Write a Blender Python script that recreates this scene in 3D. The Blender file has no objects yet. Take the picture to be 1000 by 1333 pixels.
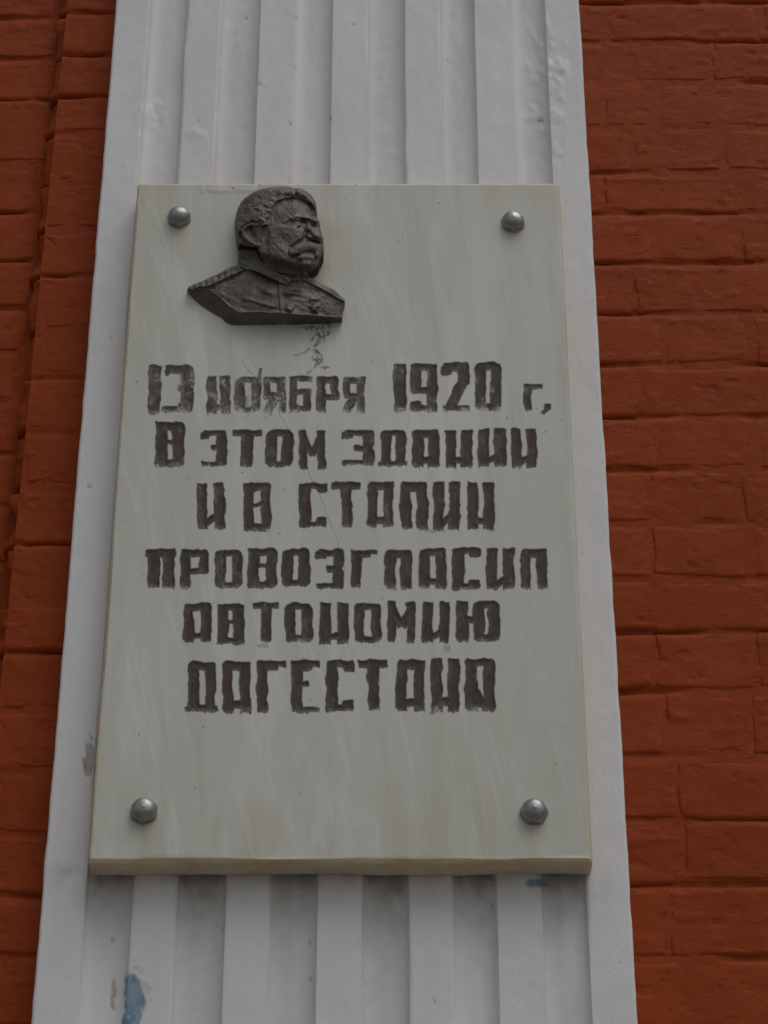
import bpy, math
import numpy as np

# ------------------------------------------------------------------ camera, sky, sun, exposure
S = bpy.context.scene
COL = S.collection
F, CX, CY = 3000.0, 508.0, 666.5            # focal length and principal point, in pixels of the 1000 x 1333 photograph
PITCH = math.radians(31.17)
CAM = np.array([0.0, -2.66, 1.60])
cam = bpy.data.cameras.new('camera'); cam.sensor_fit = 'VERTICAL'; cam.sensor_height = 36.0
cam.lens = F / 1333.0 * 36.0; cam.shift_x = -(CX - 500.0) / 1333.0
cam.clip_start = 0.05; cam.clip_end = 1000
co = bpy.data.objects.new('camera', cam); COL.objects.link(co)
co.location = CAM; co.rotation_euler = (math.pi / 2 + PITCH, 0, 0)
S.camera = co

SUN_EL, SUN_AZ = math.radians(61), math.radians(36)      # azimuth: to the right of the wall's normal
W = bpy.data.worlds.new('World'); S.world = W; W.use_nodes = True
nt = W.node_tree; nt.nodes.clear()
sky = nt.nodes.new('ShaderNodeTexSky'); sky.sky_type = 'NISHITA'; sky.sun_disc = False
sky.sun_elevation = SUN_EL; sky.sun_rotation = math.pi - SUN_AZ
sky.air_density = 1.0; sky.dust_density = 4.0; sky.ozone_density = 0.6
hs = nt.nodes.new('ShaderNodeHueSaturation'); hs.inputs['Saturation'].default_value = 0.34
bg = nt.nodes.new('ShaderNodeBackground'); bg.inputs['Strength'].default_value = 0.11
wo = nt.nodes.new('ShaderNodeOutputWorld')
nt.links.new(sky.outputs[0], hs.inputs['Color']); nt.links.new(hs.outputs[0], bg.inputs[0]); nt.links.new(bg.outputs[0], wo.inputs[0])
sl = bpy.data.lights.new('sun', 'SUN'); sl.energy = 0.85; sl.angle = math.radians(45); sl.color = (1, 0.985, 0.96)
so = bpy.data.objects.new('sun', sl); COL.objects.link(so)
so.rotation_euler = (math.pi / 2 - SUN_EL, 0, SUN_AZ)     # rays come from above, in front and a little to the right
S.view_settings.view_transform = 'Standard'; S.view_settings.look = 'None'
S.view_settings.exposure = -0.70; S.view_settings.gamma = 1; S.view_settings.use_curve_mapping = False

# ------------------------------------------------------------------ helpers
cp, sp = math.cos(PITCH), math.sin(PITCH)
def P(px, py, y=0.0):
    """photo pixel -> (x, z) on the vertical plane at depth y"""
    px = np.asarray(px, float); py = np.asarray(py, float)
    a = (px - CX) / F; b = (CY - py) / F
    dy = cp - b * sp; dz = sp + b * cp
    t = (y - CAM[1]) / dy
    return CAM[0] + a * t, CAM[2] + dz * t
def Q(x, y, z):
    """world point -> photo pixel"""
    dx, dy, dz = x - CAM[0], y - CAM[1], z - CAM[2]
    d = dy * cp + dz * sp; u = dz * cp - dy * sp
    return CX + F * dx / d, CY - F * u / d

def _hash(i, j, s):
    n = (i.astype(np.int64) * 374761393 + j.astype(np.int64) * 668265263 + int(s) * 1442695041) & 0xffffffff
    n = ((n ^ (n >> 13)) * 1274126177) & 0xffffffff
    return ((n ^ (n >> 16)) & 0xffff) / 32767.5 - 1.0
def noise(x, y, s=0):
    x, y = np.broadcast_arrays(np.asarray(x, float), np.asarray(y, float))
    i, j = np.floor(x), np.floor(y); fx, fy = x - i, y - j
    fx = fx * fx * fx * (fx * (fx * 6 - 15) + 10); fy = fy * fy * fy * (fy * (fy * 6 - 15) + 10)
    a, b = _hash(i, j, s), _hash(i + 1, j, s); c, d = _hash(i, j + 1, s), _hash(i + 1, j + 1, s)
    return (a * (1 - fx) + b * fx) * (1 - fy) + (c * (1 - fx) + d * fx) * fy
def fbm(x, y, s=0, o=4):
    r = 0; k = 1.0
    for q in range(o):
        r = r + k * noise(x * 2 ** q + 17.3 * q, y * 2 ** q - 9.1 * q, s + q); k *= 0.5
    return r
def sm(a, b, x):
    t = np.clip((x - a) / (b - a), 0, 1); return t * t * (3 - 2 * t)

def props(o, label=None, cat=None, group=None, kind=None):
    for k, v in (('label', label), ('category', cat), ('group', group), ('kind', kind)):
        if v: o[k] = v
    return o
def empty(name, loc, **k):
    o = bpy.data.objects.new(name, None); COL.objects.link(o); o.location = loc; o.empty_display_size = 0.1
    return props(o, **k)
def mesh_obj(name, V, Fq, mat, parent=None, origin=None, smooth=True, attrs=None, tris=None):
    """V: (n,3) world coordinates; Fq: (m,4) quads; tris: (k,3)"""
    V = np.asarray(V, float); base = np.zeros(3)
    po = np.array(parent['_w']) if parent is not None and '_w' in parent else np.zeros(3)
    if origin is None: origin = po
    base = np.asarray(origin, float)
    me = bpy.data.meshes.new(name)
    Fq = np.zeros((0, 4), int) if Fq is None else np.asarray(Fq, int).reshape(-1, 4)
    T = np.zeros((0, 3), int) if tris is None else np.asarray(tris, int).reshape(-1, 3)
    me.vertices.add(len(V)); me.vertices.foreach_set('co', (V - base).astype(np.float32).ravel())
    loops = np.concatenate([Fq.ravel(), T.ravel()])
    me.loops.add(len(loops)); me.loops.foreach_set('vertex_index', loops.astype(np.int32))
    tot = np.concatenate([np.full(len(Fq), 4), np.full(len(T), 3)])
    me.polygons.add(len(tot)); me.polygons.foreach_set('loop_start', (np.cumsum(tot) - tot).astype(np.int32))
    me.polygons.foreach_set('loop_total', tot.astype(np.int32))
    me.polygons.foreach_set('use_smooth', np.full(len(tot), bool(smooth)))
    me.update(calc_edges=True); me.validate()
    for k, a in (attrs or {}).items():
        at = me.attributes.new(k, 'FLOAT', 'POINT'); at.data.foreach_set('value', np.asarray(a, np.float32))
    me.materials.append(mat)
    o = bpy.data.objects.new(name, me); COL.objects.link(o)
    if parent is not None: o.parent = parent
    o.location = base - po
    return o
def root(name, loc, **k):
    o = empty(name, loc, **k); o['_w'] = [float(c) for c in loc]; return o

def sheet(V, lab, attrs, parts, backY=None, backattr=None):
    """V (ny,nx,3) grid running with x to the right and z DOWN by rows or up; lab (ny-1,nx-1) cell labels, -1 = no cell.
       parts: {label: (name, mat, parent)}; the rim of the whole sheet is carried straight back to backY."""
    ny, nx = V.shape[:2]
    idx = np.arange(ny * nx).reshape(ny, nx)
    quads = np.stack([idx[:-1, :-1], idx[1:, :-1], idx[1:, 1:], idx[:-1, 1:]], -1)       # rows run downwards -> faces look to -Y
    Vf = V.reshape(-1, 3); out = {}
    L = np.full((ny + 1, nx + 1), -1); L[1:-1, 1:-1] = lab
    for l, (name, mat, par) in parts.items():
        m = lab == l
        if not m.any(): continue
        q = quads[m]; u, inv = np.unique(q, return_inverse=True); inv = inv.reshape(-1, 4)
        VV = [Vf[u]]; FF = [inv]; n = len(u)
        A = {k: [a.reshape(-1)[u]] for k, a in attrs.items()}
        if backY is not None:
            E = []
            for (sl_, a, b) in (((slice(0, -2), slice(1, -1)), 0, 3), ((slice(2, None), slice(1, -1)), 2, 1),
                                ((slice(1, -1), slice(0, -2)), 1, 0), ((slice(1, -1), slice(2, None)), 3, 2)):
                mm = m & (L[sl_] == -1)
                E.append(np.stack([quads[mm][:, a], quads[mm][:, b]], -1))
            E = np.concatenate(E)
            if len(E):
                ue, ie = np.unique(E, return_inverse=True); ie = ie.reshape(-1, 2); k = len(ue)
                front = Vf[ue]; back = front.copy(); back[:, 1] = backY
                VV += [front, back]
                FF.append(np.stack([n + ie[:, 0], n + ie[:, 1], n + k + ie[:, 1], n + k + ie[:, 0]], -1)[:, ::-1])
                for kk, a in attrs.items():
                    v = a.reshape(-1)[ue]
                    if backattr and kk in backattr: v = np.full(k, backattr[kk])
                    A[kk] += [v, v]
        out[l] = mesh_obj(name, np.concatenate(VV), np.concatenate(FF), mat, par,
                          attrs={k: np.concatenate(a) for k, a in A.items()})
    return out

# ------------------------------------------------------------------ materials
class M:
    def __init__(s, name):
        s.m = bpy.data.materials.new(name); s.m.use_nodes = True
        s.t = s.m.node_tree; s.b = s.t.nodes['Principled BSDF']
        s.pos = s.t.nodes.new('ShaderNodeNewGeometry').outputs['Position']
    def n(s, kind, **inp):
        x = s.t.nodes.new('ShaderNode' + kind)
        for k, v in inp.items():
            k = k.replace('_', ' ')
            if hasattr(v, 'is_output'): s.t.links.new(v, x.inputs[k])
            else: x.inputs[k].default_value = v
        return x
    def noise(s, scale, vec=(1, 1, 1), det=4, rough=0.55, dist=0.0, off=(0, 0, 0), rot=0.0):
        mp = s.n('Mapping'); s.t.links.new(s.pos, mp.inputs['Vector']); mp.inputs['Scale'].default_value = vec; mp.inputs['Location'].default_value = off
        if rot:
            m0 = s.n('Mapping'); s.t.links.new(s.pos, m0.inputs['Vector']); m0.inputs['Rotation'].default_value = (0, rot, 0); s.t.links.new(m0.outputs[0], mp.inputs['Vector'])
        x = s.n('TexNoise', Scale=scale, Detail=det, Roughness=rough, Distortion=dist); s.t.links.new(mp.outputs[0], x.inputs['Vector'])
        return x.outputs['Fac']
    def ramp(s, f, a, b, lo=0.0, hi=1.0):
        x = s.n('MapRange'); s.t.links.new(f, x.inputs['Value'])
        for k, v in (('From Min', a), ('From Max', b), ('To Min', lo), ('To Max', hi)): x.inputs[k].default_value = v
        return x.outputs[0]
    def mix(s, f, a, b):
        x = s.t.nodes.new('ShaderNodeMix'); x.data_type = 'RGBA'
        for i, v in ((0, f), (6, a), (7, b)):
            if hasattr(v, 'is_output'): s.t.links.new(v, x.inputs[i])
            elif i == 0: x.inputs[i].default_value = v
            else: x.inputs[i].default_value = (*v, 1)
        return x.outputs[2]
    def math(s, op, a, b):
        x = s.t.nodes.new('ShaderNodeMath'); x.operation = op; x.use_clamp = False
        for i, v in ((0, a), (1, b)):
            if hasattr(v, 'is_output'): s.t.links.new(v, x.inputs[i])
            else: x.inputs[i].default_value = v
        return x.outputs[0]
    def attr(s, name):
        x = s.t.nodes.new('ShaderNodeAttribute'); x.attribute_name = name; return x.outputs['Fac']
    def set(s, **k):
        for a, v in k.items():
            a = a.replace('_', ' ')
            if hasattr(v, 'is_output'): s.t.links.new(v, s.b.inputs[a])
            else: s.b.inputs[a].default_value = v
    def bump(s, h, dist, strength=1.0, prev=None):
        x = s.n('Bump', Strength=strength, Distance=dist); s.t.links.new(h, x.inputs['Height'])
        if prev is not None: s.t.links.new(prev, x.inputs['Normal'])
        s.t.links.new(x.outputs[0], s.b.inputs['Normal']); return x.outputs[0]

def mat_brick():
    m = M('brick_paint')
    c = m.mix(m.ramp(m.noise(5, det=3), .3, .7), (.280, .046, .0085), (.320, .056, .0115))
    c = m.mix(m.ramp(m.noise(38, (1, 1, 1.8), det=6, rough=.7), .5, .8, 0, .35), c, (.215, .035, .012))
    c = m.mix(m.ramp(m.noise(260, det=3), .62, .78, 0, .25), c, (.40, .10, .045))
    c = m.mix(m.ramp(m.noise(11, (1, 1, 1.4), det=7, rough=.75, off=(9, 0, 0)), .52, .72, 0, .38), c, (.20, .031, .010))
    c = m.mix(m.ramp(m.noise(420, det=2, off=(1, 0, 5)), .70, .75, 0, .6), c, (.10, .022, .012))
    m.set(Base_Color=c, Roughness=m.ramp(m.noise(60), .3, .7, .5, .72))
    m.b.inputs['Specular IOR Level'].default_value = .11
    b = m.bump(m.noise(60, (1, 1, 1.6), det=5, rough=.6), .003, .38)
    b = m.bump(m.ramp(m.noise(34, (1, 1, 2.4), det=5, rough=.65, dist=1.2, off=(7, 0, 0)), .60, .74), .0035, .5, b)
    m.bump(m.noise(380, det=3), .0006, .5, b)
    return m.m
def mat_white():
    m = M('white_paint')
    c = m.mix(m.ramp(m.noise(7, (1, 1, .25), det=4), .35, .7), (.78, .78, .79), (.73, .725, .725))
    c = m.mix(m.ramp(m.noise(3.2, (2.2, 1, .5), det=5, rough=.6, off=(3, 0, 1)), .52, .75, 0, .55), c, (.64, .62, .585))
    c = m.mix(m.ramp(m.noise(190, (1, 1, .8), det=2), .71, .76, 0, .5), c, (.40, .38, .36))
    c = m.mix(m.math('MULTIPLY', m.attr('darkening'), m.ramp(m.noise(60, det=4), .3, .65, .35, 1)), c, (.40, .365, .31))
    chip = m.mix(m.ramp(m.noise(90, det=4), .4, .6), (.33, .29, .24), (.50, .46, .40))
    c = m.mix(m.attr('chip'), c, chip)
    blue = m.mix(m.ramp(m.noise(55, (1, 1, .5), det=5, rough=.65), .40, .58), (.125, .225, .42), (.27, .36, .41))
    blue = m.mix(m.ramp(m.noise(130, (2, 1, .6), det=4, off=(1, 2, 3)), .60, .68, 0, .8), blue, (.45, .53, .60))
    c = m.mix(m.attr('blue'), c, blue)
    m.set(Base_Color=c, Roughness=m.ramp(m.noise(40), .3, .7, .42, .6))
    m.b.inputs['Specular IOR Level'].default_value = .35
    b = m.bump(m.noise(55, (1, 1, .8), det=5, rough=.6), .0018, .28)
    b = m.bump(m.noise(16, (1.6, 1, .35), det=3), .004, .18, b)
    m.bump(m.noise(330, det=2), .0005, .5, b)
    return m.m
def mat_marble():
    m = M('painted_marble')
    c = m.mix(m.ramp(m.noise(4.5, (3.2, 1, .38), det=6, rough=.62, dist=.6), .32, .68), (.572, .590, .528), (.685, .685, .645))
    c = m.mix(m.ramp(m.noise(2.1, (1, 1, .6), det=4, off=(5, 0, 2)), .42, .72, 0, .7), c, (.565, .56, .455))
    c = m.mix(m.ramp(m.noise(7, (4, 1, .45), det=7, rough=.72, dist=1.0, off=(0, 3, 0), rot=.22), .52, .70, 0, .55), c, (.77, .77, .74))
    c = m.mix(m.ramp(m.noise(16, (4, 1, .2), det=5, rough=.6, dist=.6, off=(0, 0, 4), rot=.08), .56, .74, 0, .30), c, (.47, .46, .37))
    c = m.mix(m.ramp(m.noise(150, det=2, off=(2, 2, 2)), .735, .765, 0, .7), c, (.18, .16, .13))
    c = m.mix(m.attr('yellow'), c, (.50, .43, .27))
    edge = m.mix(m.ramp(m.noise(26, (1, 1, 2.0), det=5, rough=.65), .35, .65), (.56, .42, .22), (.70, .60, .42))
    c = m.mix(m.attr('edge'), c, edge)
    pl = m.mix(m.ramp(m.noise(80, det=4), .4, .6), (.70, .69, .655), (.62, .60, .56))
    c = m.mix(m.attr('plaster'), c, pl)
    c = m.mix(m.attr('dirt'), c, (.155, .125, .095))
    pa = m.mix(m.ramp(m.noise(55, (1.6, 1, .6), det=6, rough=.7), .35, .68), (.046, .030, .020), (.092, .067, .047))
    pa = m.mix(m.attr('wear'), pa, m.mix(m.ramp(m.noise(240, (1.5, 1, .7), det=4, rough=.7), .4, .62), (.105, .088, .068), (.27, .25, .215)))
    c = m.mix(m.attr('paint'), c, pa)
    m.set(Base_Color=c, Roughness=m.ramp(m.attr('paint'), 0, 1, .38, .62))
    m.b.inputs['Specular IOR Level'].default_value = .4
    b = m.bump(m.noise(240, (1, 1, .6), det=4), .0005, .25)
    m.bump(m.noise(9, det=2), .004, .12, b)
    return m.m
def mat_bronze():
    m = M('old_bronze')
    c = m.mix(m.ramp(m.noise(22, det=5, rough=.65), .35, .68), (.090, .070, .051), (.168, .157, .128))
    c = m.mix(m.ramp(m.noise(15, det=5, rough=.6, off=(4, 1, 0)), .52, .68, 0, .6), c, (.12, .068, .048))
    c = m.mix(m.ramp(m.noise(70, (1, 1, .6), det=5, rough=.7), .60, .76, 0, .5), c, (.26, .255, .225))
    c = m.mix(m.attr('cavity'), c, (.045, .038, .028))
    c = m.mix(m.ramp(m.noise(9, det=6, rough=.7, off=(2, 2, 0)), .5, .64, 0, .5), c, (.070, .058, .044))
    m.set(Base_Color=c, Metallic=.15, Roughness=m.ramp(m.noise(60, det=4), .3, .7, .42, .66))
    b = m.bump(m.noise(160, det=5, rough=.6), .0012, .5)
    m.bump(m.noise(45, det=3), .002, .25, b)
    return m.m
def mat_steel():
    m = M('dull_steel')
    c = m.mix(m.ramp(m.noise(90, det=4), .35, .7), (.30, .295, .29), (.42, .41, .40))
    c = m.mix(m.ramp(m.noise(70, det=4, off=(0, 4, 4)), .62, .72, 0, .3), c, (.26, .15, .10))
    m.set(Base_Color=c, Metallic=.85, Roughness=m.ramp(m.noise(120), .3, .7, .30, .46))
    m.bump(m.noise(260, det=3), .0006, .4)
    return m.m
def mat_ground():
    m = M('concrete_paving')
    c = m.mix(m.ramp(m.noise(2.0, det=5), .3, .7), (.17, .165, .155), (.23, .222, .205))
    c = m.mix(m.ramp(m.noise(160, det=2), .55, .7, 0, .5), c, (.30, .29, .27))
    m.set(Base_Color=c, Roughness=.85); m.bump(m.noise(160, det=3), .004, .5)
    return m.m
BR, WH, MB, BZ, ST, GR = mat_brick(), mat_white(), mat_marble(), mat_bronze(), mat_steel(), mat_ground()

# ------------------------------------------------------------------ depths (metres; the viewer is at -Y)
Y_BRICK, Y_RIB, Y_FLUTE = 0.0, -0.050, -0.0365
Y_PB, Y_PF = -0.051, -0.091                     # plaque back and front
Z_TOP = 5.6

# ------------------------------------------------------------------ ground
props(mesh_obj('ground', [(-150, -150, 0), (150, -150, 0), (150, 60, 0), (-150, 60, 0)], [(0, 1, 2, 3)], GR, smooth=False), kind='structure')

# ------------------------------------------------------------------ pilaster
xl = float(P(97.5, 666.5 * 0 + 1333, Y_RIB)[0])
def ux(px, y=Y_RIB, py=1333): return float(P(px, py, y)[0])
PXL, PXR = ux(40.5), ux(830.5)
band = [(PXL, ux(99)), (ux(772), PXR)]
ribs_px = [(164, 221), (288, 346), (411, 470), (534, 592), (651, 711)]
ribs = [(ux(a), ux(b)) for a, b in ribs_px]
z_lo = float(P(500, 1333, Y_RIB)[1]) - .10; z_hi = float(P(500, 0, Y_RIB)[1]) + .12
pil = root('fluted_pilaster', ((PXL + PXR) / 2, 0, 0),
           label='white painted fluted pilaster between two red brick walls, behind the stone plaque', cat='pilaster')
xs = np.arange(PXL, PXR + .0011, .0022); xs[-1] = PXR
zs = np.concatenate([np.arange(Z_TOP, z_hi, -.05), np.arange(z_hi, z_lo, -.005), np.arange(z_lo, .04, -.05), [0.0]])
X, Z = np.meshgrid(xs, zs)
edges = band + ribs
seq = [band[0]] + ribs + [band[1]]
raised = np.ones_like(X)
for k in range(6):
    a_, b_ = seq[k][1], seq[k + 1][0]
    a_ = a_ + .0007 * fbm(Z * 6, k * 9 + 0 * Z, 5, 4); b_ = b_ + .0007 * fbm(Z * 6, k * 9.7 + 0 * Z, 6, 4)
    t = np.clip((X - a_) / (b_ - a_), 0, 1) * 2 - 1
    sc = .62 * (1 - np.abs(t) ** 3.2) + .38 * sm(0, .09, 1 - np.abs(t))
    raised = np.minimum(raised, 1 - sc)
Yp = Y_FLUTE + (Y_RIB - Y_FLUTE) * raised
Yp += .0010 * fbm(X * 9, Z * 4.5, 11, 3) + .0002 * fbm(X * 60, Z * 45, 12, 3)
# old plaster smears and knocks
pxx, pyy = Q(X, Yp, Z)
def blob(cx, cy, rx, ry, s=0, n=.5, soft=.25):
    d = np.sqrt(((pxx - cx) / rx) ** 2 + ((pyy - cy) / ry) ** 2) + n * fbm(pxx / 9, pyy / 14, s + 40, 4) * .6
    return 1 - sm(1 - soft, 1 + soft, d)
for cx, cy, rx, ry, h in ((712, 118, 18, 60, .0035), (205, 150, 18, 14, .003), (722, 200, 16, 14, -.002), (255, 175, 14, 7, .002),
                          (168, 222, 8, 12, .001), (660, 1262, 30, 14, .0012), (655, 60, 12, 30, .0008)):
    Yp -= .6 * h * blob(cx, cy, rx, ry, int(cx), .9, .5) * (0.6 + .6 * fbm(pxx / 12, pyy / 9, 71, 3))
def tear(cx, cy, rx, ry, s):
    return blob(cx, cy, rx, ry, s, .85, .10)
blue = blob(174, 1303, 12.5, 33, 3, .55, .08) * sm(1268, 1271, pyy) + blob(167, 1328, 8, 14, 4, .5, .1)
blue = np.maximum(blue, blob(699, 1150, 12.5, 6.0, 5, .35, .1)); blue = np.clip(blue, 0, 1)
chip = np.maximum(tear(118, 985, 9, 21, 6), np.maximum(tear(147, 1298, 3.5, 17, 7) * .75, tear(177, 1294, 14, 30, 9) * .38))
chip = np.maximum(chip, np.maximum(tear(404, 1228, 3.4, 6, 8), tear(703, 157, 3.5, 3.5, 2)))
for q, (cx, cy) in enumerate(((700, 162), (338, 110), (320, 24), (385, 24), (378, 160), (603, 1178), (640, 1180), (405, 1276), (147, 1225), (148, 1238),
                              (147, 1262), (290, 1212), (385, 88), (430, 155), (460, 31), (565, 1302), (258, 158), (478, 1278), (697, 1146), (750, 1252), (116, 634), (145, 437))):
    chip = np.maximum(chip, blob(cx, cy, 1.6 + (q % 3) * .4, 1.8, q + 60, .7, .3) * .8)
chip = np.clip(chip, 0, 1) * (1 - blue)
Yp += .0012 * chip + .0009 * blue
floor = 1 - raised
darkening = .22 * floor * sm(.0, .6, fbm(X * 12, Z * 2.3, 21, 4) + .35)  # uneven darker tone on the flute floors
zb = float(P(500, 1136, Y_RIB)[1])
darkening = darkening + .85 * floor * np.exp(-np.abs(zb - Z) / .035) * (Z < zb + .01)  # shade under the plaque, painted into the colour of the flutes
darkening = darkening + .55 * np.exp(-np.abs(zb - Z) / .02) * sm(-.3, .6, fbm(X * 30, Z * 16, 23, 3)) * (Z < zb + .01)  # patchy darker band right below the plaque
for a, b in edges:
    for e in (a, b):
        if e in (PXL, PXR): continue
        darkening = darkening + .26 * np.exp(-((X - e) / .0032) ** 2) * sm(-.5, .7, fbm(X * 5, Z * 6, 25, 4))  # thin, broken darker lines along the rib and band edges
darkening = np.clip(darkening, 0, .9)
Xo = X.copy(); Xo[:, 0] += .0006 * fbm(Z[:, 0] * 22, 0 * Z[:, 0], 31, 4) ; Xo[:, -1] += .0006 * fbm(Z[:, 0] * 22, 0 * Z[:, 0], 32, 4)
Xo[:, 1] += .0005 * fbm(Z[:, 0] * 22, 0 * Z[:, 0], 31, 4); Xo[:, -2] += .0005 * fbm(Z[:, 0] * 22, 0 * Z[:, 0], 32, 4)
Yp[:, 0] += .004; Yp[:, -1] += .004
lab = np.zeros(len(xs) - 1, int); xc = (xs[1:] + xs[:-1]) / 2
parts = {}
fl = [(band[0][1], ribs[0][0])] + [(ribs[i][1], ribs[i + 1][0]) for i in range(4)] + [(ribs[4][1], band[1][0])]
for k, (a, b) in enumerate(band): lab[(xc >= a) & (xc <= b)] = k; parts[k] = ('edge_band', WH, pil)
for k, (a, b) in enumerate(ribs): lab[(xc >= a) & (xc <= b)] = 10 + k; parts[10 + k] = ('rib', WH, pil)
for k, (a, b) in enumerate(fl): lab[(xc > a) & (xc < b)] = 20 + k; parts[20 + k] = ('flute', WH, pil)
lab = np.tile(lab, (len(zs) - 1, 1))
sheet(np.stack([Xo, Yp, Z], -1), lab, dict(darkening=darkening, chip=chip, blue=blue), parts, backY=.012)

# ------------------------------------------------------------------ brick walls
def _h1(seed): return (seed * 7919 % 997) / 997.0
def brick(x0, x1, z0, z1, yf, seed, par, name='brick', cell=.005, left_round=0.0):
    nx = max(4, int((x1 - x0) / cell)); nz = max(4, int((z1 - z0) / cell))
    u = np.linspace(0, 1, nx + 1); v = np.linspace(1, 0, nz + 1)
    U, V = np.meshgrid(u, v); w, h = x1 - x0, z1 - z0
    X = x0 + U * w; Z = z0 + V * h
    # worn, thickly overpainted arrises
    ex = np.minimum(U, 1 - U) * w; ez = np.minimum(V, 1 - V) * h
    ib = np.where(V < .5, 1.0, 0.0)                                     # lower arris: sharper and deeper, it casts the line under the brick
    along = .5 + .9 * fbm(X * 7, Z * 0 + seed * 1.3, 61, 4)
    rz = np.where(ib > 0, .0046, .0075) * (1 + .35 * noise(X * 22, Z * 22, seed))
    dz = (.0040 + .0032 * np.clip(along, 0, 1.3)) * ib + (.0022 + .0016 * np.clip(along, 0, 1)) * (1 - ib)
    rr = .014 * (1 + .4 * noise(Z * 25, Z * 0 + seed, 62)) + left_round * (U < .5) * (1.0 + .9 * noise(V * 1.9, 0 * V + seed * .37, 64) + .4 * noise(V * 7, 0 * V + seed, 65))
    hd = .0005 + .0032 * _h1(seed) ** 6 + np.where((left_round > 0) & (U < .5), .013 + .005 * noise(V * 2.7, 0 * V + seed, 63), 0)
    fall = dz * np.clip(1 - ez / rz, 0, 1) ** 1.5 + hd * np.clip(1 - ex / rr, 0, 1) ** 1.5
    Y = yf + fall + .0006 * fbm(X * 16, Z * 22, seed, 4) - .0002 * (seed % 3) + .0016 * noise(X * 5, Z * 7, 99) + .0008 * fbm(X * 14, Z * 14, 98, 3)
    # hand-made faces: folds, pits
    pit = fbm(X * 42, Z * 95, seed + 3, 5)
    Y += .0030 * sm(.88, 1.2, pit) - .0012 * sm(.7, 1.05, fbm(X * 14, Z * 60, seed + 5, 3))
    wob = .0032
    Z = Z + wob * fbm(X * 12, 0 * Z + seed, 2, 4) * (1 - sm(0, .02, ez)) + .0015 * noise(X * 4, 0 * X + seed * 3.1, 7)
    X = X + wob * fbm(Z * 20, 0 * Z + seed, 4, 3) * (1 - sm(0, .02, ex)) + (left_round > 0) * (1 - U) * .006 * noise(V * 2.3, 0 * V + seed * 1.7, 8)
    G = np.stack([X, Y, Z], -1)
    return G
def put_brick(G, par, yback, name='brick'):
    ny, nx = G.shape[:2]; idx = np.arange(ny * nx).reshape(ny, nx)
    q = np.stack([idx[:-1, :-1], idx[1:, :-1], idx[1:, 1:], idx[:-1, 1:]], -1).reshape(-1, 4)
    rim = np.concatenate([idx[0, :-1], idx[:-1, -1], idx[-1, :0:-1], idx[:0:-1, 0]])
    V = G.reshape(-1, 3); back = V[rim].copy(); back[:, 1] = yback; n = len(V); k = len(rim)
    i = np.arange(k); j = (i + 1) % k
    side = np.stack([rim, rim[j], n + j, n + i], -1)
    return np.concatenate([V, back]), np.concatenate([q, side])
def brick_obj(par, G, yback):
    V, Fq = put_brick(G, par, yback); c = V.mean(0)
    return mesh_obj('brick', V, Fq, BR, par, origin=c)

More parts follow.
